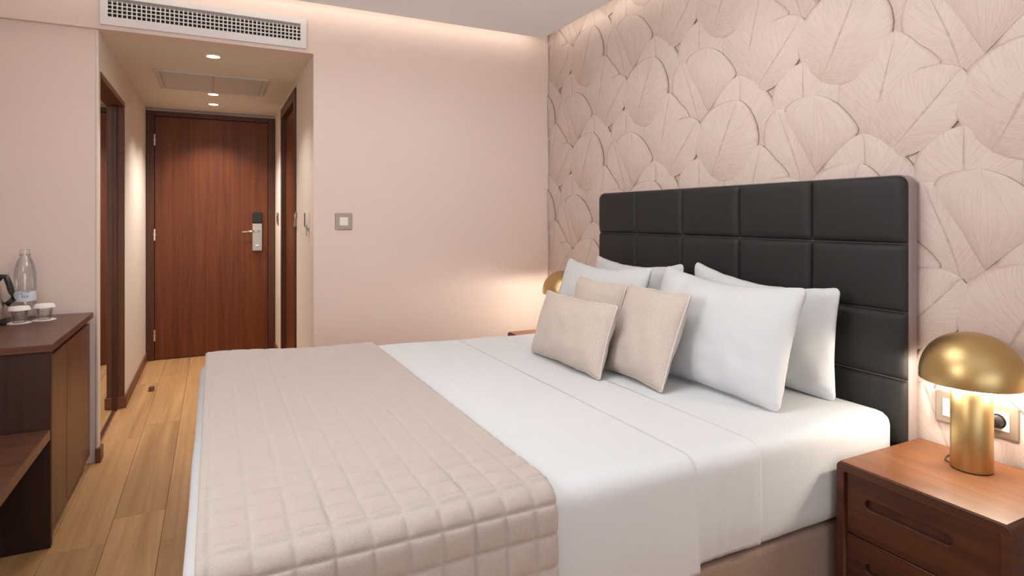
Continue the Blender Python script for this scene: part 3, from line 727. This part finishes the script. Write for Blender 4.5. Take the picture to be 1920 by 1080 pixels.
cushion('cushion', 'beige rectangular linen cushion in front of the other two cushions', 'cushion', CG, .56, .295, .14, (1.350, 2.210, zb), 0, 17, M['cushion'], .055, 7, M['piping'])

# ------------------------------------------------------------------ nightstands and lamps
NX0, NX1, NW, NH = 1.681, 2.095, .437, .5165
def nightstand(cy, label):
    t = empty('nightstand', (NX0, cy, 0)); tag(t, label, 'nightstand', 'bedside nightstands')
    hw = NW / 2; D = NX1 - NX0
    # case: rounded outer ring seen from the front, extruded backwards
    A = Matrix(((0, 0, 1, 0), (1, 0, 0, 0), (0, 1, 0, 0), (0, 0, 0, 1)))
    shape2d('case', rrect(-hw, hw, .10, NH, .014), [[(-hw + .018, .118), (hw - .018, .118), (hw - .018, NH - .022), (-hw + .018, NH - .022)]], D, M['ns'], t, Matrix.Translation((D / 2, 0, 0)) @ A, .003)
    # veneered top
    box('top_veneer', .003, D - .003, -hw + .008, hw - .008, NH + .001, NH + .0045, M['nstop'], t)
    box('back_panel', D - .03, D - .015, -hw + .018, hw - .018, .118, NH - .022, M['deskside'], t)
    for (z0, z1) in ((.316, NH - .030), (.122, .309)):
        a, b_ = -hw + .0245, hw - .0245; cz = z0 + (z1 - z0) * .60
        dr = shape2d('drawer_front', [(a, z0), (b_, z0), (b_, z1), (a, z1)], [pill(.025 - .0, cz,   .235, .032)], .02, M['ns'], t, Matrix.Translation((.022, 0, 0)) @ A, .0015)
        box('handle_recess', .030, .036, -.115, .165, cz - .03, cz + .03, M['frame'], dr)
        box('drawer_box', .036, D - .05, a + .01, b_ - .01, z0 + .01, z1 - .02, M['deskside'], dr)
    for sx in (.03, D - .03):
        for sy in (-hw + .03, hw - .03): lathe('leg', [(.012, 0), (.017, .101)], M['frame'], t, 16, (sx, sy, 0))
    return t
NY1, NY2 = .9535, 3.205
nightstand(NY1, 'walnut nightstand with two drawers in the right foreground')
nightstand(NY2, 'far walnut nightstand by the back wall, mostly hidden by the bed')
def table_lamp(x, y, label):
    t = empty('table_lamp', (x, y, NH + .0048)); tag(t, label, 'lamp', 'gold mushroom table lamps')
    lathe('base', [(0, 0), (.0515, 0), (.0515, .003), (0, .003)], M['black'], t, 48)
    lathe('column', [(0, .003), (.0505, .003), (.051, .005), (.051, .232), (.049, .235), (0, .235)], M['gold'], t, 64)
    lathe('led_ring', [(.051, .2355), (.066, .2355), (.068, .239), (.066, .2425), (.051, .2425)], M['bulb'], t, 48)
    lathe('socket', [(.018, .235), (.018, .262)], M['shadein'], t, 24)
    lathe('bulb', [(.012, .262), (.028, .275), (.034, .295), (.028, .315), (0, .325)], M['bulb'], t, 24)
    R_, z0, z1 = .1285, .252, .395
    prof = [(R_ - .004, z0), (R_ - .0005, z0 + .002)]
    for k in range(19):
        a = k / 18 * PI / 2; prof.append((R_ * math.cos(a) ** .92 if k < 18 else 0, z0 + .014 + (z1 - z0 - .014) * math.sin(a) ** .95))
    sh = lathe('shade', prof, M['gold'], t, 72)
    inn = [(R_ - .004, z0)] + [((R_ - .006) * math.cos(k / 14 * PI / 2) if k < 14 else 0, z0 + .010 + (z1 - z0 - .016) * math.sin(k / 14 * PI / 2)) for k in range(15)]
    lathe('shade_lining', inn, M['shadein'], sh, 48)
    tube('cord', [(-.02, .045, .004), (-.015, .062, .006), (.01, .075, .004), (.06, .085, .003), (.105, .095, .003)], .0022, M['black'], t, 6)
    for k in range(3):
        a = k * 2 * PI / 3 + .5
        light('lamp_glow', 'POINT', (x + .07 * math.cos(a), y + .07 * math.sin(a), NH + .2415), LAMP / 3, (1, .92, .80), shadow_soft_size=.012)
LAMP = 9.0 * G['lamp']
table_lamp(1.970, .955, 'gold mushroom table lamp lit on the near nightstand')
table_lamp(1.963, 3.21, 'gold mushroom lamp on the far nightstand peeking beside the pillows')
# sockets behind the lamp
ws = empty('wall_socket', (RX - .012, 1.008, .643), -PI / 2); tag(ws, 'bronze double socket plate with plug on the wallpaper behind the lamp', 'socket')
shape2d('plate', rrect(-.110, .110, -.047, .047, .004), [], .012, M['plate'], ws, Matrix.Translation((0, -.004, 0)) @ Matrix.Rotation(PI / 2, 4, 'X'), .002)
box('plate_back', -.105, .105, .001, .0115, -.042, .042, M['plate'], ws)
for x in (-.062, .062):
    ins = box('insert', x - .028, x + .028, -.0135, -.009, -.028, .028, M['plateins'], ws, .0015, 1)
    sk = lathe('socket_well', [(.0215, 0), (.0215, .002), (.019, .002), (.018, .0006), (0, .0006)], M['black'] if x > 0 else M['plateins'], ins, 24); sk.rotation_euler = (PI / 2, 0, 0); sk.location = (x, -.0135, 0)
    if x > 0:
        pg = lathe('plug', [(0, .0), (.018, .0), (.0175, .02), (.012, .028), (0, .029)], M['black'], ws, 24); pg.rotation_euler = (PI / 2, 0, 0); pg.location = (x, -.0155, 0)
# invented pendant disc, the fitting for the added fill light
cf = empty('added_fill_lamp', (PX, PY, PZ)); tag(cf, 'white pendant disc lamp added as fill light above the bed, outside the picture', 'lamp')
lathe('rim', [(.365, -.03), (.38, -.02), (.38, .015), (.365, .02), (.365, -.03)], M['white'], cf, 48)
lathe('diffuser', [(0, -.026), (.364, -.026)], M['ledc'], cf, 48)
lathe('upper_diffuser', [(0, .016), (.364, .016)], M['ledc'], cf, 48)
for a_ in (0, 2.1, 4.2): tube('suspension_wire', [(.3 * math.cos(a_), .3 * math.sin(a_), .015), (.3 * math.cos(a_), .3 * math.sin(a_), CZ - PZ)], .0015, M['steel'], cf, 6)
